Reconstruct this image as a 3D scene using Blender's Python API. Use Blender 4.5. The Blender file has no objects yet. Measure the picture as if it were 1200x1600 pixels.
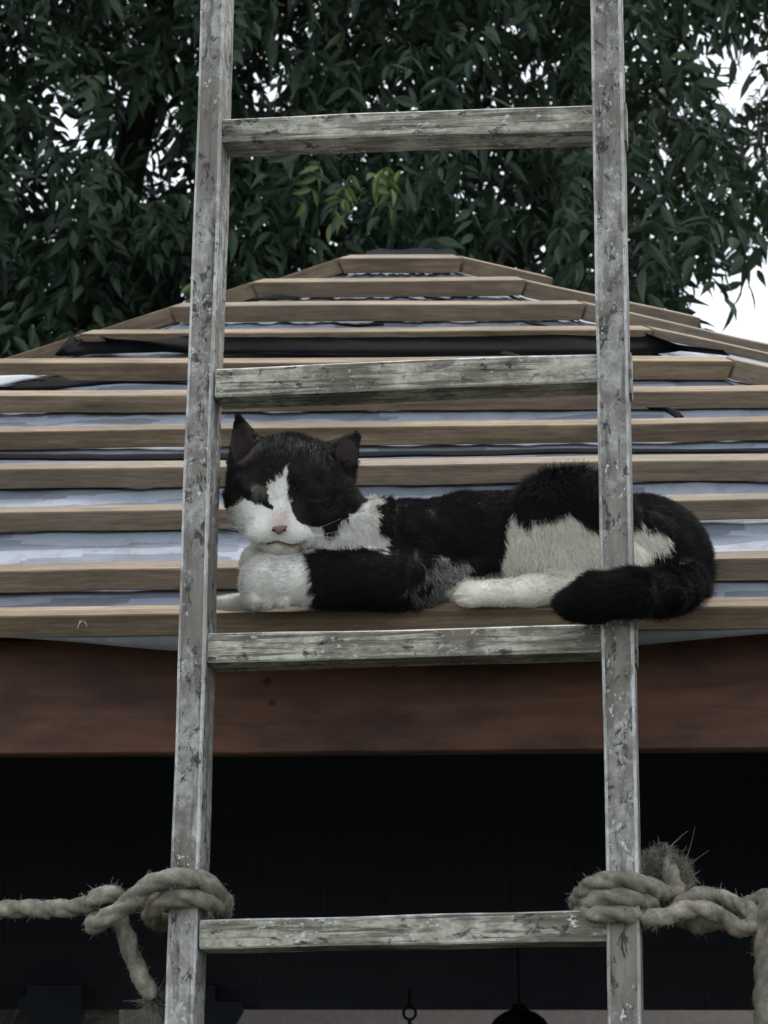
import bpy, bmesh, math, random
import numpy as np
import openvdb as vdb
from mathutils import Vector, Matrix, noise

random.seed(7); np.random.seed(7)
sc = bpy.context.scene
COL = sc.collection
R = math.radians

# ---------------------------------------------------------------- camera, sky, sun, exposure
PITCH, F, CAM = 9.2, 3900.0, Vector((0, 0, 1.6))
cam_d = bpy.data.cameras.new('camera'); cam = bpy.data.objects.new('camera', cam_d); COL.objects.link(cam)
cam.location = CAM; cam.rotation_euler = (R(90 + PITCH), 0, 0)
cam_d.sensor_fit = 'VERTICAL'; cam_d.sensor_height = 36; cam_d.lens = F / 1600 * 36
cam_d.clip_start = .05; cam_d.clip_end = 600
cam_d.dof.use_dof = True; cam_d.dof.focus_distance = 2.38; cam_d.dof.aperture_fstop = 26
sc.camera = cam

SUN_EL, SUN_ROT = 62, 18           # bright overcast, most light from high up beyond the roof
w = bpy.data.worlds.new('World'); sc.world = w; w.use_nodes = True
nt = w.node_tree; nt.nodes.clear()
sky = nt.nodes.new('ShaderNodeTexSky'); sky.sky_type = 'NISHITA'; sky.sun_disc = False
sky.sun_elevation = R(SUN_EL); sky.sun_rotation = R(SUN_ROT); sky.dust_density = 4; sky.ozone_density = 1
hs = nt.nodes.new('ShaderNodeHueSaturation'); hs.inputs['Saturation'].default_value = .22
mx = nt.nodes.new('ShaderNodeMix'); mx.data_type = 'RGBA'; mx.inputs[0].default_value = .8
mx.inputs[7].default_value = (8.6, 9.3, 10.2, 1)      # the even white cloud layer
bg = nt.nodes.new('ShaderNodeBackground'); bg.inputs['Strength'].default_value = .088
wo = nt.nodes.new('ShaderNodeOutputWorld')
nt.links.new(sky.outputs[0], hs.inputs['Color']); nt.links.new(hs.outputs[0], mx.inputs[6])
nt.links.new(mx.outputs[2], bg.inputs[0]); nt.links.new(bg.outputs[0], wo.inputs[0])

sun_d = bpy.data.lights.new('sun', 'SUN'); sun_d.energy = 2.4; sun_d.angle = R(16); sun_d.color = (1, .97, .93)
sun = bpy.data.objects.new('sun', sun_d); COL.objects.link(sun)
sd = Vector((math.sin(R(SUN_ROT)) * math.cos(R(SUN_EL)), math.cos(R(SUN_ROT)) * math.cos(R(SUN_EL)), math.sin(R(SUN_EL))))
sun.rotation_euler = sd.to_track_quat('Z', 'Y').to_euler()
sc.view_settings.view_transform = 'Standard'; sc.view_settings.look = 'None'
sc.view_settings.exposure = 0.88; sc.view_settings.gamma = 1
sc.cycles.max_bounces = 6; sc.cycles.diffuse_bounces = 3; sc.cycles.transparent_max_bounces = 8

# ---------------------------------------------------------------- helpers
sp_, cp_ = math.sin(R(PITCH)), math.cos(R(PITCH))
def ray(u, v):
    return Vector(((u - 600) / F, cp_ - (800 - v) / F * sp_, sp_ + (800 - v) / F * cp_))
def atY(u, v, Y):
    d = ray(u, v); return CAM + d * (Y / d.y)
def atP(u, v, p, n):
    d = ray(u, v); return CAM + d * ((p - CAM).dot(n) / d.dot(n))
def atZ(u, v, z):
    d = ray(u, v); return CAM + d * ((z - CAM.z) / d.z)
def project(P):                      # numpy (N,3) -> u, v (photo pixels)
    x = P[:, 0]; y = P[:, 1]; z = P[:, 2] - CAM.z
    f = y * cp_ + z * sp_; up = -y * sp_ + z * cp_
    return 600 + F * x / f, 800 - F * up / f

def tag(o, label=None, cat=None, group=None, kind=None):
    if label: o['label'] = label
    if cat: o['category'] = cat
    if group: o['group'] = group
    if kind: o['kind'] = kind
    return o
def empty(name, loc=(0, 0, 0)):
    o = bpy.data.objects.new(name, None); COL.objects.link(o); o.location = loc; o.empty_display_size = .05
    return o
def link(name, me, mat=None, parent=None, M=None, smooth=False):
    o = bpy.data.objects.new(name, me); COL.objects.link(o)
    if mat and not me.materials: me.materials.append(mat)
    if parent:
        o.parent = parent
        o.matrix_parent_inverse = parent_inv(parent)
    if M is not None: o.matrix_basis = M
    if smooth: me.polygons.foreach_set('use_smooth', np.ones(len(me.polygons), bool))
    return o
def world_of(o):
    m = o.matrix_basis.copy()
    return m if o.parent is None else world_of(o.parent) @ o.matrix_parent_inverse @ m
def parent_inv(p): return world_of(p).inverted()
def np_mesh(name, V, faces):
    V = np.asarray(V, np.float32); faces = np.asarray(faces, np.int32)
    me = bpy.data.meshes.new(name); n = faces.shape[1]
    me.vertices.add(len(V)); me.vertices.foreach_set('co', V.ravel())
    me.loops.add(faces.size); me.loops.foreach_set('vertex_index', faces.ravel())
    me.polygons.add(len(faces)); me.polygons.foreach_set('loop_start', np.arange(0, faces.size, n, dtype=np.int32))
    me.update(calc_edges=True); me.validate()
    me.polygons.foreach_set('use_smooth', np.zeros(len(me.polygons), bool))
    return me
def frame(o, X, Z):
    X = X.normalized(); Z = (Z - X * Z.dot(X)).normalized(); Y = Z.cross(X)
    return Matrix(((X.x, Y.x, Z.x, o.x), (X.y, Y.y, Z.y, o.y), (X.z, Y.z, Z.z, o.z), (0, 0, 0, 1)))
def bevel(o, wd, seg=1, edge=None):
    m = o.modifiers.new('bevel', 'BEVEL')
    if edge: o.data.materials.append(edge); m.material = 1
    m.width = wd; m.segments = seg; m.limit_method = 'ANGLE'; m.angle_limit = R(50)
def bar_mesh(L, y0, y1, z0, z1, seg=12, wob=.0, seed=0., cut0=(0, 0), cut1=(0, 0), y0b=None, y1b=None):
    """a sawn bar along local X; cut0/cut1 shear its ends; y0b/y1b: other width at the far end"""
    V = []; Fc = []
    y0b = y0 if y0b is None else y0b; y1b = y1 if y1b is None else y1b
    for i in range(seg + 1):
        t = i / seg; x = L * t
        a = y0 + (y0b - y0) * t; b = y1 + (y1b - y1) * t
        n1 = noise.noise(Vector((x * 3.1 + seed, seed, 0))) * wob; n2 = noise.noise(Vector((x * 3.1 + seed, 9.3, seed))) * wob
        n3 = noise.noise(Vector((x * 11 + seed, 4.1, seed))) * wob * .4
        for (y, z) in ((a, z0), (b, z0), (b, z1), (a, z1)):
            dx = (cut0[0] * y + cut0[1] * z) * (1 - t) + (cut1[0] * y + cut1[1] * z) * t
            V.append((x + dx, y + n1 + (n3 if y == a else -n3), z + n2 + (n3 if z == z0 else 0)))
    for i in range(seg):
        b = i * 4
        for k in range(4):
            Fc.append((b + k, b + (k + 1) % 4, b + 4 + (k + 1) % 4, b + 4 + k))
    e = seg * 4
    Fc += [(3, 2, 1, 0), (e, e + 1, e + 2, e + 3)]
    me = np_mesh('bar', V, Fc)
    bm = bmesh.new(); bm.from_mesh(me); bmesh.ops.recalc_face_normals(bm, faces=bm.faces); bm.to_mesh(me); bm.free()
    return me

def tube_pts(P, r, n=8, closed=False):
    P = [Vector(p) for p in P]; N = len(P); V = []; Fc = []
    ref = Vector((.13, .27, .95))
    for i, p in enumerate(P):
        t = (P[(i + 1) % N] - P[i - 1]) if closed else (P[min(i + 1, N - 1)] - P[max(i - 1, 0)])
        t.normalize(); a = t.cross(ref).normalized(); b = t.cross(a)
        rr = r[i] if hasattr(r, '__len__') else r
        for k in range(n): q = 2 * math.pi * k / n; V.append(p + (a * math.cos(q) + b * math.sin(q)) * rr)
    M_ = N if closed else N - 1
    for i in range(M_):
        for k in range(n): Fc.append((i * n + k, i * n + (k + 1) % n, ((i + 1) % N) * n + (k + 1) % n, ((i + 1) % N) * n + k))
    return V, Fc

# ---------------------------------------------------------------- materials
class NT:
    def __init__(s, name):
        s.m = bpy.data.materials.new(name); s.m.use_nodes = True; s.t = s.m.node_tree; s.t.nodes.clear()
        s.out = s.t.nodes.new('ShaderNodeOutputMaterial'); s.b = s.t.nodes.new('ShaderNodeBsdfPrincipled')
        s.t.links.new(s.b.outputs[0], s.out.inputs[0]); s.b.inputs['Roughness'].default_value = .8
        s.b.inputs['Specular IOR Level'].default_value = .3
        s.tc = s.t.nodes.new('ShaderNodeTexCoord')
    def n(s, typ, **kw):
        x = s.t.nodes.new(typ)
        for k, v in kw.items(): setattr(x, k, v)
        return x
    def l(s, a, b): s.t.links.new(a, b)
    def coord(s, scale=(1, 1, 1), src='Object', rnd=True):
        mp = s.n('ShaderNodeMapping'); mp.inputs['Scale'].default_value = scale; s.l(s.tc.outputs[src], mp.inputs[0])
        if rnd:
            oi = s.n('ShaderNodeObjectInfo'); mu = s.n('ShaderNodeMath', operation='MULTIPLY'); mu.inputs[1].default_value = 37
            s.l(oi.outputs['Random'], mu.inputs[0]); s.l(mu.outputs[0], mp.inputs['Location'])
        return mp.outputs[0]
    def noise(s, co, scale, detail=5, rough=.6, dist=0.):
        x = s.n('ShaderNodeTexNoise'); x.inputs['Scale'].default_value = scale; x.inputs['Detail'].default_value = detail
        x.inputs['Roughness'].default_value = rough; x.inputs['Distortion'].default_value = dist; s.l(co, x.inputs['Vector'])
        return x.outputs['Fac']
    def ramp(s, fac, stops):
        x = s.n('ShaderNodeValToRGB'); s.l(fac, x.inputs[0]); e = x.color_ramp.elements
        while len(e) < len(stops): e.new(.5)
        for i, (p, c) in enumerate(stops):
            e[i].position = p; c = (c, c, c) if isinstance(c, (int, float)) else c; e[i].color = (*c, 1)
        return x.outputs[0]
    def mix(s, fac, a, b, mode='MIX'):
        x = s.n('ShaderNodeMix', data_type='RGBA', blend_type=mode)
        for inp, val in ((0, fac), (6, a), (7, b)):
            if isinstance(val, (int, float)): x.inputs[inp].default_value = val
            elif isinstance(val, tuple): x.inputs[inp].default_value = (*val, 1)
            else: s.l(val, x.inputs[inp])
        return x.outputs[2]
    def bump(s, h, strength=.5, dist=.001, prev=None):
        x = s.n('ShaderNodeBump'); x.inputs['Strength'].default_value = strength; x.inputs['Distance'].default_value = dist
        s.l(h, x.inputs['Height'])
        if prev is not None: s.l(prev, x.inputs['Normal'])
        return x.outputs[0]
    def fin(s, col, nor=None, rough=None):
        if isinstance(col, tuple): s.b.inputs['Base Color'].default_value = (*col, 1)
        else: s.l(col, s.b.inputs['Base Color'])
        if nor is not None: s.l(nor, s.b.inputs['Normal'])
        if rough is not None:
            if isinstance(rough, (int, float)): s.b.inputs['Roughness'].default_value = rough
            else: s.l(rough, s.b.inputs['Roughness'])
        return s.m

def batten_wood(name, dark, lite):
    s = NT(name)
    g = s.noise(s.coord((2.2, 70, 70)), 1.5, 6, .65, .3)
    base = s.ramp(g, [(.28, dark), (.5, tuple((a + b) / 2 for a, b in zip(dark, lite))), (.72, lite)])
    blot = s.noise(s.coord((3, 8, 8)), 2.2, 4)
    base = s.mix(s.ramp(blot, [(.40, 0), (.62, .6)]), base, tuple(c * .55 for c in dark))
    v = s.n('ShaderNodeTexVoronoi'); v.inputs['Scale'].default_value = 1.; s.l(s.coord((4.5, 26, 26)), v.inputs['Vector'])
    base = s.mix(s.ramp(v.outputs['Distance'], [(.06, .9), (.16, 0)]), base, (.08, .045, .028))
    oi = s.n('ShaderNodeObjectInfo')
    base = s.mix(s.ramp(oi.outputs['Random'], [(0, 0.), (.4, .1), (1, .6)]), base, (.25, .21, .165))
    fg = s.noise(s.coord((14, 160, 160)), 2.2, 5, .7)
    base = s.mix(s.ramp(fg, [(.35, .5), (.6, 0)]), base, tuple(c * .6 for c in dark))
    return s.fin(base, s.bump(g, .6, .001), .85)
M_BATTEN = batten_wood('sawn_batten_wood', (.12, .085, .055), (.43, .32, .205))
M_RAFTER = batten_wood('dark_rafter_wood', (.03, .02, .014), (.06, .04, .03))

def ladder_wood(name, wood_a, wood_b, paint, amount, stainp=.5, gs=90, ps=(16, 30, 30), spec=.12):
    s = NT(name)
    co = s.coord((5, gs, gs)); g = s.noise(co, 1.6, 8, .72, .15)
    wood = s.ramp(g, [(.32, wood_a), (.68, wood_b)])
    p1 = s.noise(s.coord(ps), 1.9, 10, .72, .2); p0 = s.noise(s.coord((5, 5, 5)), 2., 2)
    pj = s.mix(.55, p1, p0)
    pm = s.ramp(pj, [(amount - .035, 0), (amount + .04, 1)])
    gl = s.ramp(g, [(.38, .15), (.46, 1)]); pmask = s.mix(1., pm, gl, 'MULTIPLY')
    ptone = s.mix(s.ramp(s.noise(s.coord((24, 30, 30)), 2.4, 8, .75), [(.38, 0), (.62, 1)]), tuple(c * .55 for c in paint), paint)
    col = s.mix(pmask, wood, ptone)
    st = s.noise(s.coord((20, 34, 34)), 2.3, 8, .75, .5)
    col = s.mix(s.ramp(st, [(stainp + .03, 0), (stainp + .08, .85)]), col, (.035, .033, .034))
    b2 = s.noise(s.coord((9, 12, 12)), 3.3, 5, .6)
    col = s.mix(s.ramp(b2, [(.54, 0), (.60, .55)]), col, (.19, .165, .14))
    sp = s.mix(1., s.ramp(s.noise(s.coord((1.1, 1.6, 1.6)), 120, 3, .6), [(.60, 0), (.66, 1)]), s.ramp(s.noise(s.coord(), 16, 5, .7), [(.48, 0), (.58, 1)]), 'MULTIPLY')
    col = s.mix(sp, col, (.62, .64, .60))
    bf = s.mix(.5, g, pmask)
    s.b.inputs['Specular IOR Level'].default_value = spec
    return s.fin(col, s.bump(bf, 1., .0015), .8)
M_RAIL = ladder_wood('worn_grey_painted_wood', (.115, .106, .094), (.29, .27, .235), (.46, .45, .41), .495, .515, 50, (22, 26, 26))
M_RUNG = ladder_wood('flaking_pale_painted_wood', (.085, .075, .058), (.27, .25, .19), (.56, .54, .44), .45, .53, 130, (7, 60, 60), .06)
M_EDGE = ladder_wood('rubbed_pale_edge', (.28, .27, .25), (.50, .49, .46), (.66, .66, .63), .45, .58, 90, (16, 30, 30), .1)

def membrane_mat():
    s = NT('printed_roof_membrane')
    co = s.coord((5, 26, 1), rnd=False)
    v = s.n('ShaderNodeTexVoronoi', distance='CHEBYCHEV'); v.inputs['Scale'].default_value = 1.6; s.l(co, v.inputs['Vector'])
    pr = s.ramp(v.outputs['Color'], [(.42, 0), (.47, 1)])
    n = s.noise(s.coord((3, 6, 3), rnd=False), 6, 5)
    base = s.mix(n, (.10, .115, .145), (.17, .19, .23))
    base = s.mix(pr, base, (.235, .26, .305))
    dirt = s.ramp(s.noise(s.coord((6, 3, 3), rnd=False), 5, 6, .7), [(.5, 0), (.75, .6)])
    base = s.mix(dirt, base, (.09, .085, .08))
    return s.fin(base, s.bump(n, .5, .004), .8)
M_MEMB = membrane_mat()
def plain(name, a, b, scale=20, rough=.8, stretch=(1, 1, 1), bd=.001):
    s = NT(name); n = s.noise(s.coord(stretch), scale, 6, .65)
    return s.fin(s.mix(s.ramp(n, [(.3, 0), (.7, 1)]), a, b), s.bump(n, .5, bd), rough)
M_FELT_SHADE = plain('bitumen_felt_and_shade', (.003, .003, .0035), (.006, .006, .007), 40, .9)
M_FELT_SHADE.node_tree.nodes['Principled BSDF'].inputs['Specular IOR Level'].default_value = .05
M_BLACKIRON = plain('black_iron', (.008, .008, .008), (.018, .017, .016), 60, .55)
M_INNERSHADE = plain('interior_shade_dark', (.06, .067, .08), (.08, .088, .105), 8, .9, (1, 1, 6))  # interior shade put into the colour, with a bluish lift for haze
M_RENDER = plain('grey_brown_render', (.28, .24, .215), (.38, .33, .30), 60, .9)
M_PALEPOST = plain('pale_peeling_post', (.16, .14, .10), (.55, .57, .44), 30, .8, (6, 1, 1))
M_GROUND = plain('trodden_grass_ground', (.02, .024, .012), (.04, .038, .024), 2, .95)
M_BARK = plain('bark', (.03, .025, .02), (.08, .065, .05), 14, .9, (1, 1, .3), .01)
def beam_mat():
    s = NT('red_brown_stained_timber')
    g = s.noise(s.coord((1.6, 24, 24)), 2, 6, .65, .4)
    col = s.ramp(g, [(.25, (.07, .030, .018)), (.75, (.19, .085, .050))])
    b = s.noise(s.coord((2, 5, 5)), 3, 5); col = s.mix(s.ramp(b, [(.42, 0), (.62, .8)]), col, (.035, .017, .013))
    v = s.n('ShaderNodeTexVoronoi'); s.l(s.coord((7, 9, 9)), v.inputs['Vector']); v.inputs['Scale'].default_value = 1.2
    col = s.mix(s.ramp(v.outputs['Distance'], [(.025, .9), (.05, 0)]), col, (.012, .009, .008))
    f = s.noise(s.coord((12, 12, 12)), 3, 8, .75); col = s.mix(s.ramp(f, [(.66, 0), (.72, .5)]), col, (.20, .15, .12))
    return s.fin(col, s.bump(g, .5, .001), .6)
M_BEAM = beam_mat()
def leaf_mat(name, a, b, c):
    s = NT(name); ge = s.n('ShaderNodeNewGeometry')
    col = s.ramp(ge.outputs['Random Per Island'], [(0, a), (.85, b), (1, c)])
    n = s.noise(s.coord(), 9, 2); col = s.mix(s.ramp(n, [(.35, 0), (.7, .45)]), col, tuple(x * 1.6 for x in b))
    s.fin(col, None, .5); s.b.inputs['Specular IOR Level'].default_value = .3
    tr = s.n('ShaderNodeBsdfTranslucent'); s.l(s.mix(.3, col, (.08, .12, .02)), tr.inputs[0])
    ms = s.n('ShaderNodeMixShader'); ms.inputs[0].default_value = .12
    s.l(s.b.outputs[0], ms.inputs[1]); s.l(tr.outputs[0], ms.inputs[2]); s.l(ms.outputs[0], s.out.inputs[0])
    return s.m
M_LEAF = leaf_mat('dark_ash_leaf', (.011, .024, .013), (.026, .048, .026), (.050, .078, .036))
M_LEAF2 = leaf_mat('bush_leaf', (.018, .032, .02), (.034, .056, .032), (.055, .08, .038))
M_LEAFY = leaf_mat('yellow_green_leaf', (.05, .085, .025), (.09, .13, .035), (.14, .18, .05))
def rope_mat():
    s = NT('old_hemp_rope')
    n = s.noise(s.coord(rnd=False), 90, 6, .7); m = s.noise(s.coord(rnd=False), 22, 4)
    col = s.ramp(n, [(.3, (.15, .135, .105)), (.7, (.40, .37, .295))])
    col = s.mix(s.ramp(m, [(.42, 0), (.62, .65)]), col, (.10, .095, .075))
    r = s.noise(s.coord(rnd=False), 35, 3); col = s.mix(s.ramp(r, [(.63, 0), (.7, .45)]), col, (.30, .17, .11))
    return s.fin(col, s.bump(n, 1, .002), .95)
M_ROPE = rope_mat()

M_FLAP = plain('white_membrane_back', (.27, .285, .31), (.34, .355, .38), 30, .7)
M_SPLINT = plain('pale_splinter', (.45, .36, .25), (.55, .45, .32), 30, .8)
# ---------------------------------------------------------------- the setting
gme = np_mesh('ground', [(-300, -300, 0), (300, -300, 0), (300, 300, 0), (-300, 300, 0)], [(0, 1, 2, 3)])
tag(link('ground', gme, M_GROUND), kind='structure')

# ---------------------------------------------------------------- the gazebo roof under construction
PR = 29.0; YAW = 6.5
hx = Vector((math.cos(R(YAW)), -math.sin(R(YAW)), 0)); hb = Vector((math.sin(R(YAW)), math.cos(R(YAW)), 0))
def facet(hdir):                      # horizontal direction along the eave -> upslope, normal
    back = Vector((-hdir.y, hdir.x, 0)) ; return back
g_up = hb * math.cos(R(PR)) + Vector((0, 0, math.sin(R(PR)))); n_f = hx.cross(g_up).normalized()
TB, WB = .0235, .023
P_eave = atY(640, 957, 2.36)          # on the battens' top plane
p_top = P_eave; p_mem = P_eave - n_f * (TB + .001)
gaz = empty('gazebo', (0.35, 4.4, 0))
tag(gaz, 'timber gazebo with red-brown eaves beam and its roof still only battened over membrane', 'gazebo')
# front-top edges: y at x=200, y at x=1000
BT = [(404, 401), (442, 438), (480, 474), (521, 515), (567, 564), (617, 610), (672, 662), (731, 722), (797, 785), (890, 875), (960, 950)]
hipL_px = [(527, 403), (395, 438), (260, 478), (147, 517)]
hipR_px = [(725, 402), (820, 436), (915, 474), (1010, 512), (1135, 558)]
def fit_line(pts):
    W = np.array([list(atP(x, y, p_top, n_f)) for x, y in pts]); c = W.mean(0)
    d = np.linalg.svd(W - c)[2][0]; d = d if d[2] > 0 else -d
    return Vector(c), Vector(d)
hLc, hLd = fit_line(hipL_px); hRc, hRd = fit_line(hipR_px)
def on_line_z(c, d, z): return c + d * ((z - c.z) / d.z)
def hdir(a, b):                       # horizontal direction seen through two pixels of one level line
    A = atP(*a, p_top, n_f); B = atZ(*b, A.z); d = B - A; d.z = 0; return d.normalized()
dR = (hdir((820, 436), (1103, 492)) + hdir((725, 402), (858, 434))).normalized()
dL = (hdir((527, 403), (442, 431))).normalized()
print('dirs', dR, dL, 'hips', hLc, hLd, hRc, hRd)
nR = dR.cross(hRd).normalized(); nR = nR if nR.z > 0 else -nR
nL = dL.cross(hLd).normalized(); nL = nL if nL.z > 0 else -nL
# the side facets shrink towards the top like the front one
def flen(z): return (on_line_z(hRc, hRd, z) - on_line_z(hLc, hLd, z)).length
def hip2R(z): return on_line_z(hRc, hRd, z) + dR * flen(z) * .82
def hip2L(z): return on_line_z(hLc, hLd, z) + dL * flen(z) * .8
def mit(hd, X, Z, gap=0.):            # shear of a bar's end so that it lies in the hip's vertical plane
    m = hd.cross(Vector((0, 0, 1))); q = m.dot(X)
    return (-m.dot(Z.cross(X)) / q, -m.dot(Z) / q)
zs = []
for i, (y0, y1) in enumerate(BT):
    a = atP(200, y0, p_top, n_f); b = atP(1000, y1, p_top, n_f)
    zs.append(((a + b) / 2).z)
    d = (b - a).normalized()
    mid = (a + b) / 2; mid += g_up * 0
    # ends on the hips (in the facet plane)
    def hit(c, hd):
        # solve mid + d s = c + hd t in least squares
        M2 = np.array([list(d), list(-hd)]).T; s_, t_ = np.linalg.lstsq(M2, np.array(list(c - mid)), rcond=None)[0]
        return mid + d * s_
    A = hit(hLc, hLd); B = hit(hRc, hRd)
    jit = random.uniform(-.006, .006)
    if i == 0: A = atP(527, 404, p_top, n_f); B = atP(725, 402, p_top, n_f)
    L = (B - A).length
    th = TB + random.uniform(-.001, .0015); wd = WB * random.uniform(.9, 1.1)
    if i == 3: th = .012
    me = bar_mesh(L, 0, wd, -th, 0, max(6, int(L * 12)), .0022, i * 3.7, mit(hLd, d, n_f), mit(hRd, d, n_f))
    o = link('batten', me, M_BATTEN, gaz, frame(A, d, n_f)); bevel(o, .0012)
    # right facet continuation
    L2 = (hip2R(B.z) - on_line_z(hRc, hRd, B.z)).length
    st = B + dR * .004
    me = bar_mesh(L2, 0, wd, -th, 0, max(4, int(L2 * 10)), .003, i * 5.1 + 2, mit(hRd, dR, nR), (0, 0))
    o = link('batten', me, M_BATTEN, gaz, frame(st, dR + Vector((0, 0, random.uniform(-.006, .004))), nR)); bevel(o, .0012)
    # left facet continuation: runs from the hip away to the left, so its local X points back to the hip
    L3 = (hip2L(A.z) - on_line_z(hLc, hLd, A.z)).length
    st = A + dL * (L3 + .004)
    me = bar_mesh(L3, 0, wd, -th, 0, max(4, int(L3 * 10)), .003, i * 4.3 + 1, (0, 0), mit(hLd, -dL, nL))
    o = link('batten', me, M_BATTEN, gaz, frame(st, -dL, nL)); bevel(o, .0012)

# membrane: front facet as a finely wrinkled sheet, side and back facets
def sheet(name, a, b, c, d, nu, nv, amp, mat, nrm, fr=(7, 26), seed=0.):
    V = []; Fc = []
    for j in range(nv + 1):
        for i in range(nu + 1):
            s, t = i / nu, j / nv
            p = a.lerp(b, s).lerp(d.lerp(c, s), t)
            q = Vector((s * fr[0], t * fr[1], seed)); k = noise.noise(q) + .5 * noise.noise(q * 2.7)
            V.append(p + nrm * (k * amp))
    for j in range(nv):
        for i in range(nu):
            k = j * (nu + 1) + i; Fc.append((k, k + 1, k + nu + 2, k + nu + 1))
    M = frame(a, b - a, nrm); Mi = M.inverted()
    return np_mesh(name, [Mi @ v for v in V], Fc), M
off = n_f * -(TB + .004)
ez = zs[-1] + .004
eL = on_line_z(hLc, hLd, ez) + off; eR = on_line_z(hRc, hRd, ez) + off
tL = on_line_z(hLc, hLd, zs[0] + .012) + off; tR = on_line_z(hRc, hRd, zs[0] + .012) + off
me, M = sheet('membrane', eL, eR, tR, tL, 170, 120, .0028, M_MEMB, n_f, (18, 22), 3.)
link('roof_membrane', me, M_MEMB, gaz, M, True)
offR = nR * -(TB + .004); offL = nL * -(TB + .004)
e2R = hip2R(ez) + offR; t2R = hip2R(zs[0] + .012) + offR
me, M = sheet('membrane', on_line_z(hRc, hRd, ez) + offR, e2R, t2R, on_line_z(hRc, hRd, zs[0] + .012) + offR, 60, 50, .002, M_MEMB, nR)
link('roof_membrane', me, M_MEMB, gaz, M, True)
e2L = hip2L(ez) + offL; t2L = hip2L(zs[0] + .012) + offL
me, M = sheet('membrane', e2L, on_line_z(hLc, hLd, ez) + offL, on_line_z(hLc, hLd, zs[0] + .012) + offL, t2L, 60, 50, .002, M_MEMB, nL)
link('roof_membrane', me, M_MEMB, gaz, M, True)
# back of the roof and the crumpled membrane over the crown
cen = (tL + tR) / 2 + hb * .25
BK = [e2R, Vector((2.35, 4.9, ez)), Vector((1.1, 5.75, ez)), Vector((-1.4, 5.85, ez)), Vector((-2.7, 5.1, ez)), e2L]
V = BK + [t2L, t2R]
link('roof_membrane', np_mesh('back_membrane', V, [(0, 1, 7), (1, 2, 7), (2, 6, 7), (2, 3, 6), (3, 4, 6), (4, 5, 6)]), M_MEMB, gaz)
CX, CY = 30, 14; V = []; Fc = []
pa = atP(572, 399, p_mem, n_f); pb = atP(712, 398, p_mem, n_f)
for j in range(CY + 1):
    for i in range(CX + 1):
        s, t = i / CX, j / CY
        p = pa.lerp(pb, s) + hb * (.40 * t - .01)
        hgt = math.sin(math.pi * min(1, max(0, s))) ** .45 * math.sin(math.pi * (.08 + .84 * t)) ** .6 * .011
        p.z += hgt + .003 + .004 * noise.noise(Vector((s * 6, t * 4, 1.3)))
        V.append(p)
for j in range(CY):
    for i in range(CX): k = j * (CX + 1) + i; Fc.append((k, k + 1, k + CX + 2, k + CX + 1))
link('roof_membrane', np_mesh('crown_membrane', V, Fc), M_FLAP, gaz, None, True)

# black felt and shadow openings built as black strips between the battens, given as pixel strips lying on planes just over the membrane
def felt(pts_top, pts_bot, lift_t, lift_b, n=60, thick=.0012, sag=.0):
    T = np.array(pts_top, float); B = np.array(pts_bot, float); V = []; Fc = []
    for i in range(n + 1):
        s = i / n
        xt = np.interp(s, np.linspace(0, 1, len(T)), T[:, 0]); yt = np.interp(s, np.linspace(0, 1, len(T)), T[:, 1])
        xb = np.interp(s, np.linspace(0, 1, len(B)), B[:, 0]); yb = np.interp(s, np.linspace(0, 1, len(B)), B[:, 1])
        a = atP(xt, yt, p_mem + n_f * lift_t, n_f); b = atP(xb, yb, p_mem + n_f * lift_b, n_f)
        for j in range(4):
            q = a.lerp(b, j / 3); q = q + n_f * (.002 * noise.noise(q * 25) * (1 if 0 < j < 3 else .3))
            V.append(q)
    for i in range(n):
        for j in range(3): k = i * 4 + j; Fc.append((k, k + 1, k + 5, k + 4))
    me = np_mesh('felt', V, Fc); o = link('felt_shade_strip', me, M_FELT_SHADE, gaz, None, True)
    m = o.modifiers.new('thick', 'SOLIDIFY'); m.thickness = thick
    return o
felt([(86, 556), (105, 530), (128, 514), (160, 528), (230, 534), (300, 524), (400, 522), (500, 518), (700, 517), (860, 520), (985, 508), (1010, 522), (1060, 540), (1130, 548)],
     [(90, 557), (110, 556), (150, 552), (250, 550), (330, 553), (420, 553), (560, 556), (700, 557), (850, 555), (960, 556), (1020, 552), (1060, 548), (1100, 552), (1140, 556)], .020, .006)  # black sheet standing in for the shadow opening under the loose membrane
felt([(-40, 604), (10, 604), (55, 592), (90, 586), (118, 596), (200, 596), (300, 600)], [(-40, 609), (10, 609), (40, 609), (80, 609), (110, 605), (200, 599), (300, 602)], .012, .008, 40)
felt([(-200, 706), (150, 710), (400, 707), (700, 704), (900, 700), (1100, 702), (1400, 694)], [(-200, 716), (150, 719), (400, 717), (700, 712), (900, 708), (1100, 708), (1400, 703)], .010, .008, 50)
felt([(1010, 637), (1045, 636), (1060, 642), (1068, 650)], [(1018, 641), (1040, 643), (1052, 650), (1056, 655)], .014, .010, 16)
felt([(500, 503), (560, 507), (600, 505)], [(510, 506), (560, 510), (600, 508)], .01, .008, 12)
felt([(785, 548), (800, 550), (815, 556)], [(780, 552), (800, 556), (812, 560)], .01, .009, 8)
felt([(420, 462), (440, 461), (470, 463)], [(395, 468), (440, 467), (470, 466)], .01, .009, 8)
felt([(660, 462), (680, 463), (700, 467)], [(665, 466), (685, 468), (700, 469)], .012, .010, 8)
felt([(810, 500), (830, 502), (856, 509)], [(815, 503), (830, 507), (850, 511)], .012, .010, 8)
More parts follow.
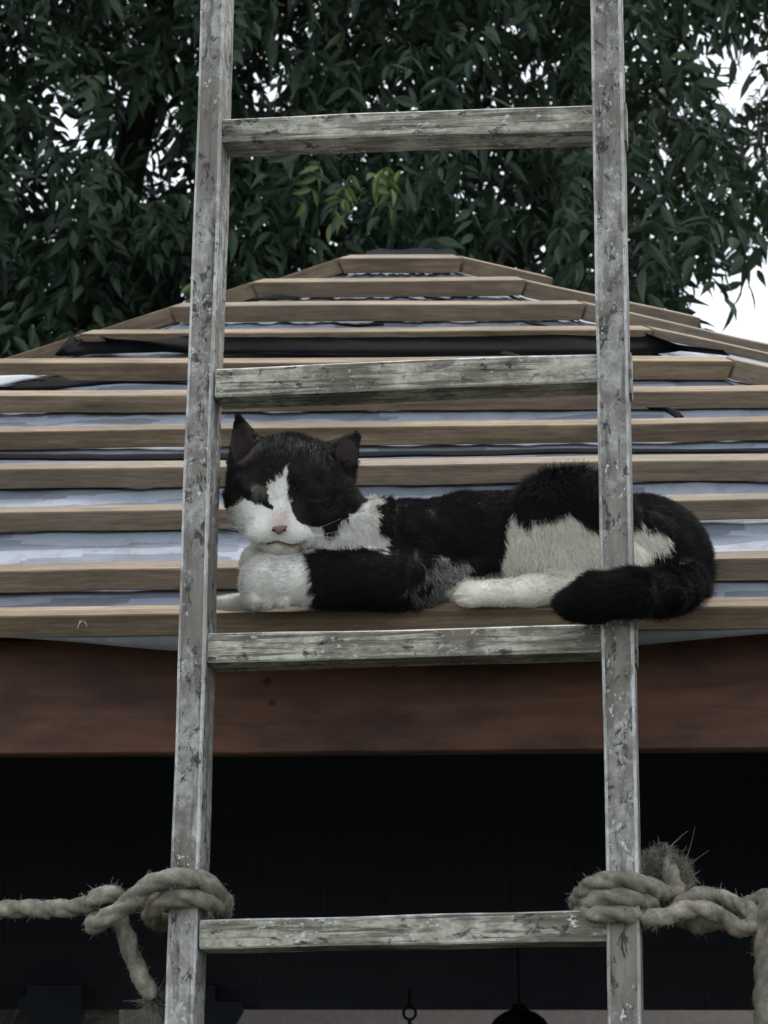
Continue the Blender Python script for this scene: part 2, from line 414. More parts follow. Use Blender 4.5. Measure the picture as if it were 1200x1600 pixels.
# light lap of membrane lifting by the left edge
V = []
V = felt([(-60, 588), (0, 587), (40, 586), (72, 587)], [(-60, 607), (0, 602), (40, 593), (72, 588)], .016, .014, 16)
V.name = 'roof_membrane'; V.data.materials.clear(); V.data.materials.append(M_FLAP)
for p, q in (((121, 982), (128, 962)), ((128, 962), (136, 979)), ((124, 974), (132, 968))):
    a = atP(*p, P_eave - n_f * .004, hb * -1); b = atP(*q, P_eave - n_f * .004, hb * -1)
    a = atY(*p, 2.404); b = atY(*q, 2.404)
    Vv, Fc = tube_pts([a, a.lerp(b, .5), b], [.0004, .0008, .0004], 6)
    link('splinter', np_mesh('splinter', Vv, Fc), M_SPLINT, gaz)
# drooping skirt of membrane under the eaves batten
def eave_skirt(bot):
    V = []; Fc = []; n = 60; xs = [p[0] for p in bot]; ys = [p[1] for p in bot]
    u0, u1 = xs[0], xs[-1]
    for i in range(n + 1):
        u = u0 + (u1 - u0) * i / n
        yb = np.interp(u, xs, ys)
        yt = 992 - (u - 200) * .0113
        a = atP(u, yt - 8, p_eave_v, hbn); b = atP(u, yb, p_eave_v, hbn)
        for j in range(3):
            q = a.lerp(b, j / 2) + hb * .002 * noise.noise(a * 9 + Vector((0, 0, j * .3))); V.append(q)
    for i in range(n):
        for j in range(2): k = i * 3 + j; Fc.append((k, k + 1, k + 4, k + 3))
    o = link('membrane_skirt', np_mesh('skirt', V, Fc), M_SKIRT, gaz, None, True)
    m = o.modifiers.new('thick', 'SOLIDIFY'); m.thickness = .0008
hbn = hb.copy(); p_eave_v = P_eave + hb * .016
M_SKIRT = plain('grey_membrane_edge', (.10, .105, .11), (.17, .175, .18), 30, .7)
eave_skirt([(-500, 996), (-100, 993), (0, 995), (120, 1003), (220, 1013), (290, 1018), (420, 1022), (600, 1018), (800, 1018), (930, 1014), (1000, 1008), (1080, 1000), (1150, 994), (1200, 990), (1700, 984)])

# eaves beam and frame below
zb1 = atY(640, 1006, 2.42).z + .012; zb0 = atY(640, 1172, 2.42).z
bA = on_line_z(hLc, hLd, ez) + hb * .075; bB = on_line_z(hRc, hRd, ez) + hb * .075
def beam(A, B, z0, z1, th, mat, seg=30, name='beam'):
    A = Vector((A.x, A.y, z0)); B = Vector((B.x, B.y, z0))
    o = link(name, bar_mesh((B - A).length, 0, th, 0, z1 - z0, seg, .002, A.x), mat, gaz, frame(A, B - A, Vector((0, 0, 1)))); bevel(o, .002)
    return o
beam(bA, bB, zb0, zb1, .05, M_BEAM)
bR2 = e2R - dR * .05 + hb * .03; bL2 = e2L - dL * .05 + hb * .03
beam(bB + hb * .002, bR2, zb0, zb1, .05, M_BEAM, name='beam'); beam(bL2, bA + hb * .002, zb0, zb1, .05, M_BEAM)
bks = [bR2] + [p * .97 + Vector((0, .1, 0)) for p in BK[1:5]] + [bL2]
for p, q in zip(bks[:-1], bks[1:]): beam(p, q, zb0, zb1, .05, M_BEAM)
# added dark boards keep back and sides unlit down to the opening's height
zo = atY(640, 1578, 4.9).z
def wallseg(A, B, z0, z1, name='added_boarding'):
    A = Vector((A.x, A.y, z0)); B = Vector((B.x, B.y, z0)); d = (B - A)
    n = max(2, int(d.length / .12)); bm = bmesh.new()
    for i in range(n):
        x0 = d.length * i / n + .0004; x1 = d.length * (i + 1) / n - .0004; dz = random.uniform(0, .0)
        vs = [bm.verts.new(p) for p in ((x0, 0, 0), (x1, 0, 0), (x1, .018, 0), (x0, .018, 0), (x0, 0, z1 - z0), (x1, 0, z1 - z0), (x1, .018, z1 - z0), (x0, .018, z1 - z0))]
        for f in ((0, 1, 2, 3), (7, 6, 5, 4), (0, 4, 5, 1), (1, 5, 6, 2), (2, 6, 7, 3), (3, 7, 4, 0)): bm.faces.new([vs[k] for k in f])
    vs = [bm.verts.new(p) for p in ((0, .022, 0), (d.length, .022, 0), (d.length, .022, z1 - z0), (0, .022, z1 - z0))]; bm.faces.new(vs)
    bmesh.ops.recalc_face_normals(bm, faces=bm.faces)
    me = bpy.data.meshes.new('boards'); bm.to_mesh(me); bm.free()
    o = link(name, me, M_INNERSHADE, gaz, frame(A, d, Vector((0, 0, 1)))); o['kind'] = 'stuff'; return o
q0 = atY(-900, 1578, 4.9); q1 = atY(2100, 1574, 4.9)
W0 = Vector((q0.x, 4.95, 0)); W1 = Vector((q1.x, 4.85, 0))
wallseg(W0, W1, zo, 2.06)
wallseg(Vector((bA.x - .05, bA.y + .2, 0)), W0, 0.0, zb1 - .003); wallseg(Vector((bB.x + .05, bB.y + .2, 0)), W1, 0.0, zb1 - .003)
# added black lining below the membrane, so the roof's underside looks unlit
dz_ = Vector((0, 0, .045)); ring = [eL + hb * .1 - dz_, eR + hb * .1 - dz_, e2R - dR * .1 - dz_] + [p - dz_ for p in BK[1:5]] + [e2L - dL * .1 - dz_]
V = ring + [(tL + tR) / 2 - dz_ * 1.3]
link('added_dark_lining', np_mesh('lining', V, [(i, (i + 1) % len(ring), len(ring)) for i in range(len(ring))]), M_INNERSHADE, gaz)

# posts seen as silhouettes below the added boarding
def post(u0, u1, Y, mat, ztop, name='post', depth=.07):
    a = atY(u0, 1595, Y); b = atY(u1, 1595, Y)
    me = bar_mesh(ztop, 0, b.x - a.x, 0, depth, 8, .001, u0)
    o = link(name, me, mat, gaz, frame(Vector((a.x, Y, 0)), Vector((0, 0, 1)), Vector((0, -1, 0)))); 
    # local X up, Y along world... make it span to the right
    o.matrix_basis = Matrix(((0, 1, 0, a.x), (0, 0, 1, Y), (1, 0, 0, 0), (0, 0, 0, 1)))
    return o
post(42, 126, 4.78, M_INNERSHADE, zo + .05)
o = post(29, 43, 4.78, M_INNERSHADE, zo + .05, 'bracket', .05); o.location.z = atY(36, 1593, 4.78).z; o.scale.x = .03
post(125, 186, 5.0, M_PALEPOST, zo + .02)
post(272, 336, 4.80, M_INNERSHADE, zo + .05)
for sgn, ua, ub in ((-1, 247, 200), (1, 378, 330)):
    a = atY(247 if sgn < 0 else 378, 1583, 4.80); zt = zo + .02
    c = atY(305, 1583, 4.80); dx = abs(a.x - c.x)
    bm = bmesh.new()
    pts = [(a.x, zt), (a.x, a.z), (c.x + sgn * .035, a.z - dx * 1.1), (c.x + sgn * .035, zt)]
    lo = [bm.verts.new((x, 4.80, z)) for x, z in pts]; hi = [bm.verts.new((x, 4.86, z)) for x, z in pts]
    bm.faces.new(lo); bm.faces.new(hi[::-1])
    for k in range(4): bm.faces.new((lo[k], lo[(k + 1) % 4], hi[(k + 1) % 4], hi[k]))
    bmesh.ops.recalc_face_normals(bm, faces=bm.faces)
    me = bpy.data.meshes.new('brace'); bm.to_mesh(me); bm.free(); link('brace', me, M_INNERSHADE, gaz)

# wall in the garden behind
wa = atY(-1600, 1540, 9.0); wb = atY(2800, 1540, 9.0)
me = bar_mesh(wb.x - wa.x, 0, .2, 0, wa.z, 20, .004, 2)
tag(link('garden_wall', me, M_RENDER, None, frame(Vector((wa.x, 9.0, 0)), Vector((1, 0, 0)), Vector((0, 0, 1)))),
    'long grey-brown rendered wall seen through the gap at the bottom behind the gazebo', 'wall')

# ring hook and hanging lantern
def lathe(prof, n=28):
    V = []; Fc = []
    for r, z in prof:
        for k in range(n): a = 2 * math.pi * k / n; V.append((r * math.cos(a), r * math.sin(a), z))
    for j in range(len(prof) - 1):
        for k in range(n): Fc.append((j * n + k, j * n + (k + 1) % n, (j + 1) * n + (k + 1) % n, (j + 1) * n + k))
    return np_mesh('lathe', V, Fc)
YL = 4.6
c = atY(640, 1583, YL); rr = 9.5 / F * YL
hk = empty('hanging_hook', c); tag(hk, 'small black iron ring hook hanging under the added dark boarding, left of the lantern', 'hook')
V, Fc = tube_pts([(rr * math.cos(a), 0, rr * math.sin(a)) for a in np.linspace(0, 2 * math.pi, 24, endpoint=False)], .0028, 8, True)
link('ring', np_mesh('ring', V, Fc), M_BLACKIRON, hk, Matrix.Translation(c), True)
V, Fc = tube_pts([(0, 0, -rr), (0, 0, -.05), (.004, 0, -.08), (.016, 0, -.09), (.024, 0, -.08)], .0036)
link('hook_stem', np_mesh('stem', V, Fc), M_BLACKIRON, hk, Matrix.Translation(c), True)
V, Fc = tube_pts([(0, 0, rr), (0, .02, rr + .03)], .003)
link('eye_screw', np_mesh('screw', V, Fc), M_BLACKIRON, hk, Matrix.Translation(c), True)
c = atY(812, 1600, YL); k_ = YL / F
ln = empty('hanging_lantern', c); tag(ln, 'black domed lantern with a small knob on top, hanging low behind the second lowest rung gap', 'lantern')
ln['label'] = 'black lantern with domed lid and knob, only its top showing at the bottom edge'
link('lid', lathe([(.0001, 30 * k_), (6 * k_, 30 * k_), (11 * k_, 27 * k_), (11 * k_, 22 * k_), (24 * k_, 18 * k_), (38 * k_, 8 * k_), (46 * k_, -4 * k_), (50 * k_, -14 * k_), (46 * k_, -16 * k_)]), M_BLACKIRON, ln, Matrix.Translation(c), True)
link('body', lathe([(40 * k_, -15 * k_), (40 * k_, -120 * k_), (46 * k_, -122 * k_), (46 * k_, -130 * k_), (.0001, -130 * k_)]), M_BLACKIRON, ln, Matrix.Translation(c), True)
V, Fc = tube_pts([(0, 0, 29 * k_), (0, .03, 30 * k_ + .06), (0, .06, 30 * k_ + .12)], .002)
link('chain', np_mesh('chain', V, Fc), M_BLACKIRON, ln, Matrix.Translation(c), True)

# ---------------------------------------------------------------- the ladder
e_, y_ = R(82), R(8.5)
lb = Vector((math.cos(y_), -math.sin(y_), 0))
la = Vector((math.sin(y_) * math.cos(e_), math.cos(y_) * math.cos(e_), math.sin(e_)))
ln_ = la.cross(lb); ln_ = ln_ if ln_.y < 0 else -ln_
LP = atY(640, 990, 2.27)
lad = empty('ladder', Vector((0, 2.05, 0)))
tag(lad, 'weathered wooden ladder spattered with old paint, standing against the gazebo eaves', 'ladder')
RD = .047
def rail(tl, bl, wt, wb_, label):
    T = atP(*tl, LP, ln_); B = atP(*bl, LP, ln_); T2 = atP(tl[0] + wt, tl[1], LP, ln_); B2 = atP(bl[0] + wb_, bl[1], LP, ln_)
    d = T - B; s0 = -(B.z - .01) / (d.z); s1 = 1.75
    S = B + d * s0; E_ = B + d * s1; d2 = T2 - B2; S2 = B2 + d2 * s0; E2 = B2 + d2 * s1
    ax = (E_ - S); Yv = (S2 - S); 
    M = frame(S, ax, ln_); 
    # local Y must point to the right (b): frame gives Z x X
    sgn = 1 if M.to_3x3().col[1].dot(lb) > 0 else -1
    w0 = (S2 - S).length; w1 = (E2 - E_).length
    y0, y1, y0b, y1b = (0, w0, 0, w1) if sgn > 0 else (-w0, 0, -w1, 0)
    me = bar_mesh(ax.length, y0, y1, -RD, 0, 90, .0016, tl[0] * .1, y0b=y0b, y1b=y1b)
    o = link('rail', me, M_RAIL, lad, M); bevel(o, .0030, 2, M_EDGE); return o
rail((312, 0), (257, 1600), 38, 46, '')
rail((922, 0), (949, 1600), 48, 52, '')
def rung(xl, ytl, ybl, xr, ytr, ybr, idx):
    rec = .005; pl = LP - ln_ * rec
    a = atP(xl, ytl, pl, ln_); b = atP(xr, ytr, pl, ln_); c_ = atP(xl, ybl, pl, ln_); d_ = atP(xr, ybr, pl, ln_)
    X = (b - a); L = X.length; h0 = (a - c_).length; h1 = (b - d_).length
    ex = .004
    M = frame(a - X.normalized() * ex, X, ln_); up = M.to_3x3().col[1]; s = 1 if up.dot(la) > 0 else -1
    y = (-h0, 0, -h1, 0) if s > 0 else (0, h0, 0, h1)
    me = bar_mesh(L + 2 * ex, y[0], y[1], -.038, 0, 26, .0022, idx * 7.7, y0b=y[2], y1b=y[3])
    o = link('rung', me, M_RUNG, lad, M); bevel(o, .0015, 1, M_EDGE)
    # tenon end that comes through the right rail
    me = bar_mesh(.006, y[2] - .004, y[3] + .004, -.036, -.006, 2, .0008, idx, )
    ob = a + X.normalized() * (L + (52 if idx < 3 else 57) / F * 2.25)
    return M, X, L, o, y
RG = [(352, 186, 221, 926, 163, 203), (343, 575, 619, 934, 553, 597), (330, 991, 1036, 944, 973, 1018), (318, 1438, 1483, 950, 1420, 1469)]
for k, r_ in enumerate(RG):
    M, X, L, o, y = rung(*r_, k)
    # wedge block on the outer side of the right rail
    yo = (r_[4] + r_[5]) / 2
    ur = 922 + 27 * yo / 1600 + 48 + 4 * yo / 1600
    A = atP(ur, r_[4] - 2, LP - ln_ * .010, ln_); hh = abs(y[2] - y[3]) + .012
    me = bar_mesh(.0032, 0, .026, -hh, 0, 2, .0004, k)
    Mx = Matrix.Identity(4); Y3 = -ln_; Z3 = la; X3 = lb
    Mx = Matrix(((X3.x, Y3.x, Z3.x, A.x), (X3.y, Y3.y, Z3.y, A.y), (X3.z, Y3.z, Z3.z, A.z), (0, 0, 0, 1)))
    if k < 3: link('tenon_end', me, M_RAIL, lad, Mx)
    A = atP(r_[0] - 3, r_[1] + 2, LP - ln_ * .0085, ln_)
# rungs out of the frame, so the ladder is whole
for k, (v0, v1) in enumerate(((-225, -192), (1960, 2008), (2560, 2612))):
    du = -(v0 - 186) * .0318
    rung(352 + du, v0, v1, 926 + (v0 - 163) * .0185, v0 - 20, v1 - 20, 10 + k)

# ---------------------------------------------------------------- ropes
def catmull(P, step=.004):
    P = [Vector(p) for p in P]; P = [P[0] * 2 - P[1]] + P + [P[-1] * 2 - P[-2]]; out = []
    for i in range(1, len(P) - 2):
        p0, p1, p2, p3 = P[i - 1:i + 3]; n = max(2, int((p2 - p1).length / step))
        for k in range(n):
            t = k / n; out.append(.5 * ((2 * p1) + (p2 - p0) * t + (2 * p0 - 5 * p1 + 4 * p2 - p3) * t * t + (3 * p1 - p0 - 3 * p2 + p3) * t ** 3))
    out.append(P[-2]); return out
def add_fibres(name, roots, dirs, lens, rad, mat, parent, npts=4, curl=.3, cols=None, M=None):
    n = len(roots); cd = bpy.data.hair_curves.new(name); cd.add_curves([npts] * n)
    t = np.linspace(0, 1, npts)[None, :, None]
    bend = np.random.normal(0, 1, (n, 1, 3)) * curl
    pos = roots[:, None, :] + dirs[:, None, :] * lens[:, None, None] * t + bend * lens[:, None, None] * t ** 2
    cd.position_data.foreach_set('vector', pos.astype(np.float32).ravel())
    ra = cd.attributes.get('radius') or cd.attributes.new('radius', 'FLOAT', 'POINT')
    rr = (rad * (1 - .6 * t[..., 0])) * np.ones((n, 1)); ra.data.foreach_set('value', rr.astype(np.float32).ravel())
    if cols is not None:
        ca = cd.attributes.new('coat', 'FLOAT_COLOR', 'CURVE'); ca.data.foreach_set('color', cols.astype(np.float32).ravel())
    cd.materials.append(mat); o = bpy.data.objects.new(name, cd); COL.objects.link(o)
    o.parent = parent; o.matrix_parent_inverse = parent_inv(parent); o['kind'] = 'stuff'
    return o
def rope(name, pts, r, parent_name, label, taper=None, nfib=70, rootobj=None):
    path = catmull([atY(u, v, Y - .013) for u, v, Y in pts], .0035); N = len(path)
    root = rootobj or empty(name, path[0])
    if label: tag(root, label, 'rope', 'old ropes tied to the ladder')
    # parallel transport frame
    T = [(path[min(i + 1, N - 1)] - path[max(i - 1, 0)]).normalized() for i in range(N)]
    a = T[0].cross(Vector((0, 0, 1))).normalized(); V = []; Fc = []; n = 24; L = 0
    for i in range(N):
        a = (a - T[i] * a.dot(T[i])).normalized(); b = T[i].cross(a)
        if i: L += (path[i] - path[i - 1]).length
        tw = 2 * math.pi * L / (r * 9.0)
        s = 1.
        if i < 3: s = (.35, .8, .95)[i]
        if i > N - 4: s = min(s, (.95, .8, .4)[i - N + 3])
        for k in range(n):
            q = 2 * math.pi * k / n
            lob = (.70 + .34 * abs(math.cos(1.5 * (q - tw))) ** .7)
            d = a * math.cos(q) + b * math.sin(q); p = path[i] + d * r * lob * s
            p += d * (r * .16 * noise.noise(p * 140) + r * .12 * noise.noise(p * 45)); V.append(p)
    for i in range(N - 1):
        for k in range(n): Fc.append((i * n + k, i * n + (k + 1) % n, (i + 1) * n + (k + 1) % n, (i + 1) * n + k))
    V.append(path[0]); V.append(path[-1]); c0, c1 = len(V) - 2, len(V) - 1
    me = np_mesh('rope', V, Fc)
    o = link('rope_strand', me, M_ROPE, root, None, True)
    # loose fibres
    m = nfib * int(L * 100); idx = np.random.randint(0, (N - 1) * n, m); Vn = np.array([list(v) for v in V[:N * n]]); Pn = np.array([list(p) for p in path])
    roots = Vn[idx]; out = roots - Pn[idx // n]; out /= np.linalg.norm(out, axis=1)[:, None] + 1e-9
    Tn = np.array([list(t) for t in T])[idx // n]
    d = out * .55 + Tn * np.random.normal(0, .9, (m, 1)) + np.random.normal(0, .45, (m, 3)); d /= np.linalg.norm(d, axis=1)[:, None]
    ln2 = np.random.gamma(2, .0008, m) + .0007
    add_fibres('fibres', roots - out * .0004, d, ln2, .00022, M_ROPE, root, 4, .35)
    return root
RR = .0083
rp = rope('rope', [(-1380, 1500, 2.66), (-900, 1478, 2.55), (-420, 1445, 2.42), (-150, 1428, 2.37), (-20, 1422, 2.345), (60, 1420, 2.335), (125, 1417, 2.325), (152, 1402, 2.305), (175, 1396, 2.305), (196, 1412, 2.335),
    (240, 1410, 2.375), (300, 1400, 2.385), (345, 1405, 2.365), (350, 1412, 2.33), (338, 1412, 2.29), (300, 1402, 2.272), (262, 1406, 2.272), (240, 1420, 2.285), (238, 1436, 2.31),
    (262, 1440, 2.36), (310, 1432, 2.385), (342, 1432, 2.36), (347, 1420, 2.315), (338, 1392, 2.285), (305, 1372, 2.268), (262, 1372, 2.264), (225, 1388, 2.268), (198, 1414, 2.272), (165, 1434, 2.275), (146, 1446, 2.29),
    (154, 1436, 2.318), (180, 1428, 2.325), (193, 1450, 2.318), (205, 1490, 2.31), (222, 1530, 2.305), (240, 1562, 2.30)], RR, 'rope',
    'frayed hemp rope knotted round the left rail, its short cut tail hanging down')
# frayed tail tip
def fray(uv, Y, dirpx, n, L, root, spread=.5, core=.0035):
    p = np.array(list(atY(*uv, Y))); q = np.array(list(atY(uv[0] + dirpx[0], uv[1] + dirpx[1], Y))); d0 = (q - p); d0 /= np.linalg.norm(d0)
    roots = p + np.random.normal(0, 1, (n, 3)) * core; d = d0 + np.random.normal(0, spread, (n, 3)); d /= np.linalg.norm(d, axis=1)[:, None]
    add_fibres('fibres', roots, d, np.random.uniform(.3, 1, n) * L, .00030, M_ROPE, root, 7, .75)
fray((238, 1556), 2.30, (10, 24), 500, .014, rp, .35)
rr2 = rope('rope', [(1042, 1335, 2.325), (1046, 1362, 2.315), (1058, 1392, 2.305), (1052, 1405, 2.28), (1030, 1392, 2.245), (1005, 1381, 2.222), (965, 1375, 2.213), (930, 1380, 2.222), (908, 1398, 2.25), (905, 1412, 2.29), (940, 1412, 2.325), (1000, 1412, 2.325),
    (1025, 1412, 2.30), (1022, 1410, 2.26), (1000, 1406, 2.226), (965, 1400, 2.212), (932, 1405, 2.222), (915, 1420, 2.25), (912, 1436, 2.29), (945, 1442, 2.325), (1000, 1440, 2.325), (1018, 1436, 2.29),
    (1000, 1432, 2.232), (965, 1428, 2.212), (930, 1428, 2.222), (908, 1428, 2.26), (930, 1430, 2.318), (1000, 1430, 2.33), (1030, 1434, 2.29), (1010, 1436, 2.225), (1040, 1432, 2.222), (1080, 1420, 2.235), (1120, 1428, 2.245), (1150, 1448, 2.25), (1176, 1446, 2.245), (1176, 1424, 2.25), (1150, 1412, 2.27),
    (1110, 1400, 2.265), (1080, 1402, 2.25), (1060, 1424, 2.25), (1090, 1446, 2.27), (1140, 1430, 2.285), (1180, 1408, 2.265), (1210, 1404, 2.255), (1236, 1425, 2.26), (1300, 1440, 2.28), (1500, 1452, 2.33), (1800, 1478, 2.42), (2075, 1500, 2.49)], RR * .97, 'rope',
    'bulky hemp rope wound three times round the right rail with a shaggy end sticking up')
for fu, fv, fd, nn in ((1036, 1350, (10, -28), 2400), (1052, 1362, (24, -18), 1800), (1056, 1380, (22, -6), 1500), (1028, 1362, (-4, -30), 1500), (1014, 1356, (-18, -16), 900)):
    fray((fu, fv), 2.312, fd, nn, .0068, rr2, .8, .0050)
fray((1040, 1330), 2.312, (8, -30), 5, .016, rr2, .35, .004); fray((1062, 1350), 2.312, (26, -16), 5, .018, rr2, .3, .004)
rr3 = rope('rope', [(1210, 1392, 2.24), (1200, 1412, 2.232), (1193, 1450, 2.24), (1191, 1520, 2.25), (1190, 1610, 2.26), (1186, 1760, 2.28), (1180, 2000, 2.31)], RR * .86, 'rope',
    'dark hemp rope hanging straight down at the right edge of the photo')

# ---------------------------------------------------------------- the cat
YC = 2.405; KP = YC / F
def cat_world(Q):                     # (N,3) photo-pixel space (u, v, w towards camera) -> world
    Q = np.asarray(Q, float); Y = YC - Q[:, 2] * KP
    dx = (Q[:, 0] - 600) / F; up = (800 - Q[:, 1]) / F
    dy = cp_ - up * sp_; dz = sp_ + up * cp_; t = Y / dy
    return np.stack([dx * t, Y, CAM.z + dz * t], 1)
G = 2.5; lo = np.array([310., 625., -135.]); hi = np.array([1130., 1010., 350.])
dims = ((hi - lo) / G).astype(int)
ax = [lo[i] + np.arange(dims[i]) * G for i in range(3)]
S = np.full(dims, 60., np.float32)
def smin(a, b, k):
    h = np.clip(.5 + .5 * (b - a) / k, 0, 1); return b + (a - b) * h - k * h * (1 - h)
def rotm(rx, ry, rz):
    return np.array(Matrix.Rotation(R(rz), 3, 'Z') @ Matrix.Rotation(R(ry), 3, 'Y') @ Matrix.Rotation(R(rx), 3, 'X'))
def region(c0, c1, pad):
    a = np.maximum(0, ((np.minimum(c0, c1) - pad - lo) / G).astype(int)); b = np.minimum(dims, ((np.maximum(c0, c1) + pad - lo) / G).astype(int) + 2)
    sl = tuple(slice(a[i], b[i]) for i in range(3))
    g = np.meshgrid(*[ax[i][sl[i]] for i in range(3)], indexing='ij')
    return sl, np.stack(g, -1).astype(np.float32)
def comb(sl, d, k, sub):
    global S
    if sub: S[sl] = -smin(-S[sl], d, k)
    else: S[sl] = smin(S[sl], d, k)
def ell(c, r, rot=(0, 0, 0), k=14, sub=False):
    c = np.array(c, float); r = np.array(r, float); sl, P = region(c, c, r.max() + 40)
    q = (P - c) @ rotm(*rot).astype(np.float32); k0 = np.sqrt(((q / r) ** 2).sum(-1)) + 1e-6; k1 = np.sqrt(((q / r ** 2) ** 2).sum(-1)) + 1e-6
    comb(sl, (k0 * (k0 - 1) / k1).astype(np.float32), k, sub)
def cap(a, b, ra, rb, k=14, sub=False, sw=1.):
    a = np.array(a, float); b = np.array(b, float); sl, P = region(a, b, max(ra, rb) / min(1, sw) + 40)
    s = np.array([1, 1, 1 / sw]); P = P * s; a = a * s; b = b * s
    ab = b - a; t = np.clip(((P - a) @ ab) / (ab @ ab), 0, 1); q = P - a - t[..., None] * ab
    comb(sl, (np.sqrt((q ** 2).sum(-1)) - (ra + (rb - ra) * t)).astype(np.float32), k, sub)
# torso
cap((600, 862, 0), (740, 862, -20), 72, 84, 20); cap((740, 858, -20), (900, 856, -30), 85, 90, 20)
ell((1005, 868, -30), (102, 92, 80), (0, 0, 12), 20)
ell((700, 905, 5), (130, 42, 55), (0, 0, 0), 20)
ell((632, 850, 5), (62, 62, 60), k=18)
# thigh, shank, hind foot
ell((895, 834, 30), (108, 100, 60), (0, 0, 8), 12)
ell((930, 882, 55), (85, 52, 40), (0, 0, 6), 12)
cap((985, 905, 62), (830, 924, 84), 30, 23, 12); cap((830, 924, 84), (742, 929, 92), 22, 19, 8)
for dv, du in ((-8, 0), (0, -6), (8, -4)): ell((736 + du, 929 + dv, 96 + abs(dv) * -.5), (17, 9.5, 12), k=5)
for dv in (-5, 5): cap((716, 929 + dv, 100), (742, 928 + dv, 114), 1.6, 1.6, 3, True)
# chest, neck, forelegs
ell((545, 842, 32), (75, 60, 62), (0, 0, -18), 20); ell((432, 876, 44), (56, 36, 40), k=6); ell((500, 850, 35), (60, 45, 45), k=18); ell((512, 846, 66), (56, 26, 34), (0, 0, -16), 16)
cap((618, 904, 72), (500, 903, 92), 47, 43, 12); cap((500, 903, 92), (422, 908, 98), 42, 40, 4)
ell((414, 908, 98), (37, 41, 38), k=10); ell((640, 900, 50), (58, 50, 50), k=14)
for k, (du, dv) in enumerate(((0, 0), (20, 7), (42, 6))): ell((400 + du, 936 + dv * .3, 112), (12, 12, 20), k=7)
cap((400, 938, 40), (345, 943, 44), 15, 10, 8)
# head
ell((452, 757, 45), (97, 77, 82), (0, 0, 6), 14); ell((401, 787, 68), (50, 37, 46), (0, 0, 22), 14); ell((508, 797, 62), (58, 47, 50), (0, 0, -8), 14); ell((400, 815, 84), (44, 27, 36), (0, 0, 38), 18)
ell((436, 812, 100), (46, 40, 44), (0, 0, 10), k=14); cap((441, 752, 112), (435, 812, 145), 20, 12, 10)
ell((413, 831, 130), (27, 18, 17), (0, 0, -14), 20); ell((458, 834, 126), (29, 18, 17), (0, 0, 10), 20); ell((438, 852, 112), (27, 12, 17), k=14)
ell((392, 756, 98), (24, 14, 20), (0, 0, 20), 8); ell((500, 758, 92), (26, 14, 20), (0, 0, -2), 8)
# ears
cap((389, 714, 30), (372, 651, 30), 35, 6, 8, sw=.55); cap((521, 728, 20), (556, 683, 20), 42, 9, 8, sw=.5)
cap((388, 716, 60), (374, 664, 47), 24, 4, 4, True, sw=.9); cap((528, 728, 56), (553, 692, 38), 28, 6, 4, True, sw=.9)
# sockets, mouth
ell((406, 776, 128), (19, 4.2, 16), (0, 0, 23), 2, True); cap((478, 784, 140), (514, 784, 124), 2.2, 2.2, 2, True); ell((396, 768, 104), (20, 9, 18), (0, 0, 22), 6); ell((412, 784, 112), (18, 6, 14), (0, 0, 22), 5)
for a, b in (((434, 838, 158), (434, 846, 152)), ((434, 846, 152), (412, 849, 142)), ((434, 846, 152), (454, 851, 144)), ((454, 851, 144), (478, 845, 130))): cap(a, b, 1.6, 1.6, 2, True)
ell((436, 822, 142), (14, 9, 12), k=10)
# tail
tp = [(1060, 905, -10, 40), (1068, 915, 70, 33), (1060, 922, 150, 30), (1035, 925, 240, 32), (985, 926, 300, 33), (930, 934, 302, 33), (900, 943, 300, 25)]
for p, q in zip(tp[:-1], tp[1:]): cap(p[:3], q[:3], p[3], q[3], 12)

grid = vdb.FloatGrid(60.); grid.copyFromArray(S)
pts, quads = grid.convertToQuads(isovalue=0)[:2]
pts = np.asarray(pts, float) * G + lo; quads = np.asarray(quads)
print('cat quads', len(quads))
def noise3(Pn, f, seed=0):            # cheap smooth vector noise by sines
    r = np.random.RandomState(seed); out = np.zeros((len(Pn), 3))
    for _ in range(7):
        k = r.normal(0, 1, (3, 3)) * f; ph = r.uniform(0, 6.28, 3); out += np.sin(Pn @ k.T + ph)
    return out / 2.6
def in_poly(x, y, poly):
    inside = np.zeros(len(x), bool); n = len(poly)
    for i in range(n):
        x0, y0 = poly[i]; x1, y1 = poly[(i + 1) % n]
        c = ((y0 > y) != (y1 > y)) & (x < (x1 - x0) * (y - y0) / (y1 - y0 + 1e-9) + x0); inside ^= c
    return inside
WF = [(446, 729), (450, 738), (448, 760), (451, 781), (458, 804), (469, 816), (486, 825), (506, 829), (525, 824), (545, 807), (562, 795), (580, 780), (590, 790), (592, 820), (602, 848), (610, 868),
      (565, 856), (535, 852), (500, 858), (478, 868), (484, 900), (491, 930), (502, 962), (300, 962), (300, 930), (352, 900), (350, 806), (340, 797), (352, 797), (368, 790), (383, 780), (400, 786), (421, 792), (419, 772), (419, 758), (431, 750), (433, 745), (440, 745)]
WT = [(806, 798), (815, 827), (833, 815), (860, 810), (888, 804), (907, 815), (934, 826), (998, 817), (1030, 827), (1046, 845), (1028, 863), (998, 880), (990, 965), (860, 965), (700, 965), (695, 925), (735, 900), (785, 893), (778, 870), (790, 850), (786, 827)]
WB_ = [(672, 872), (700, 868), (745, 900), (790, 890), (790, 955), (640, 955), (655, 915)]
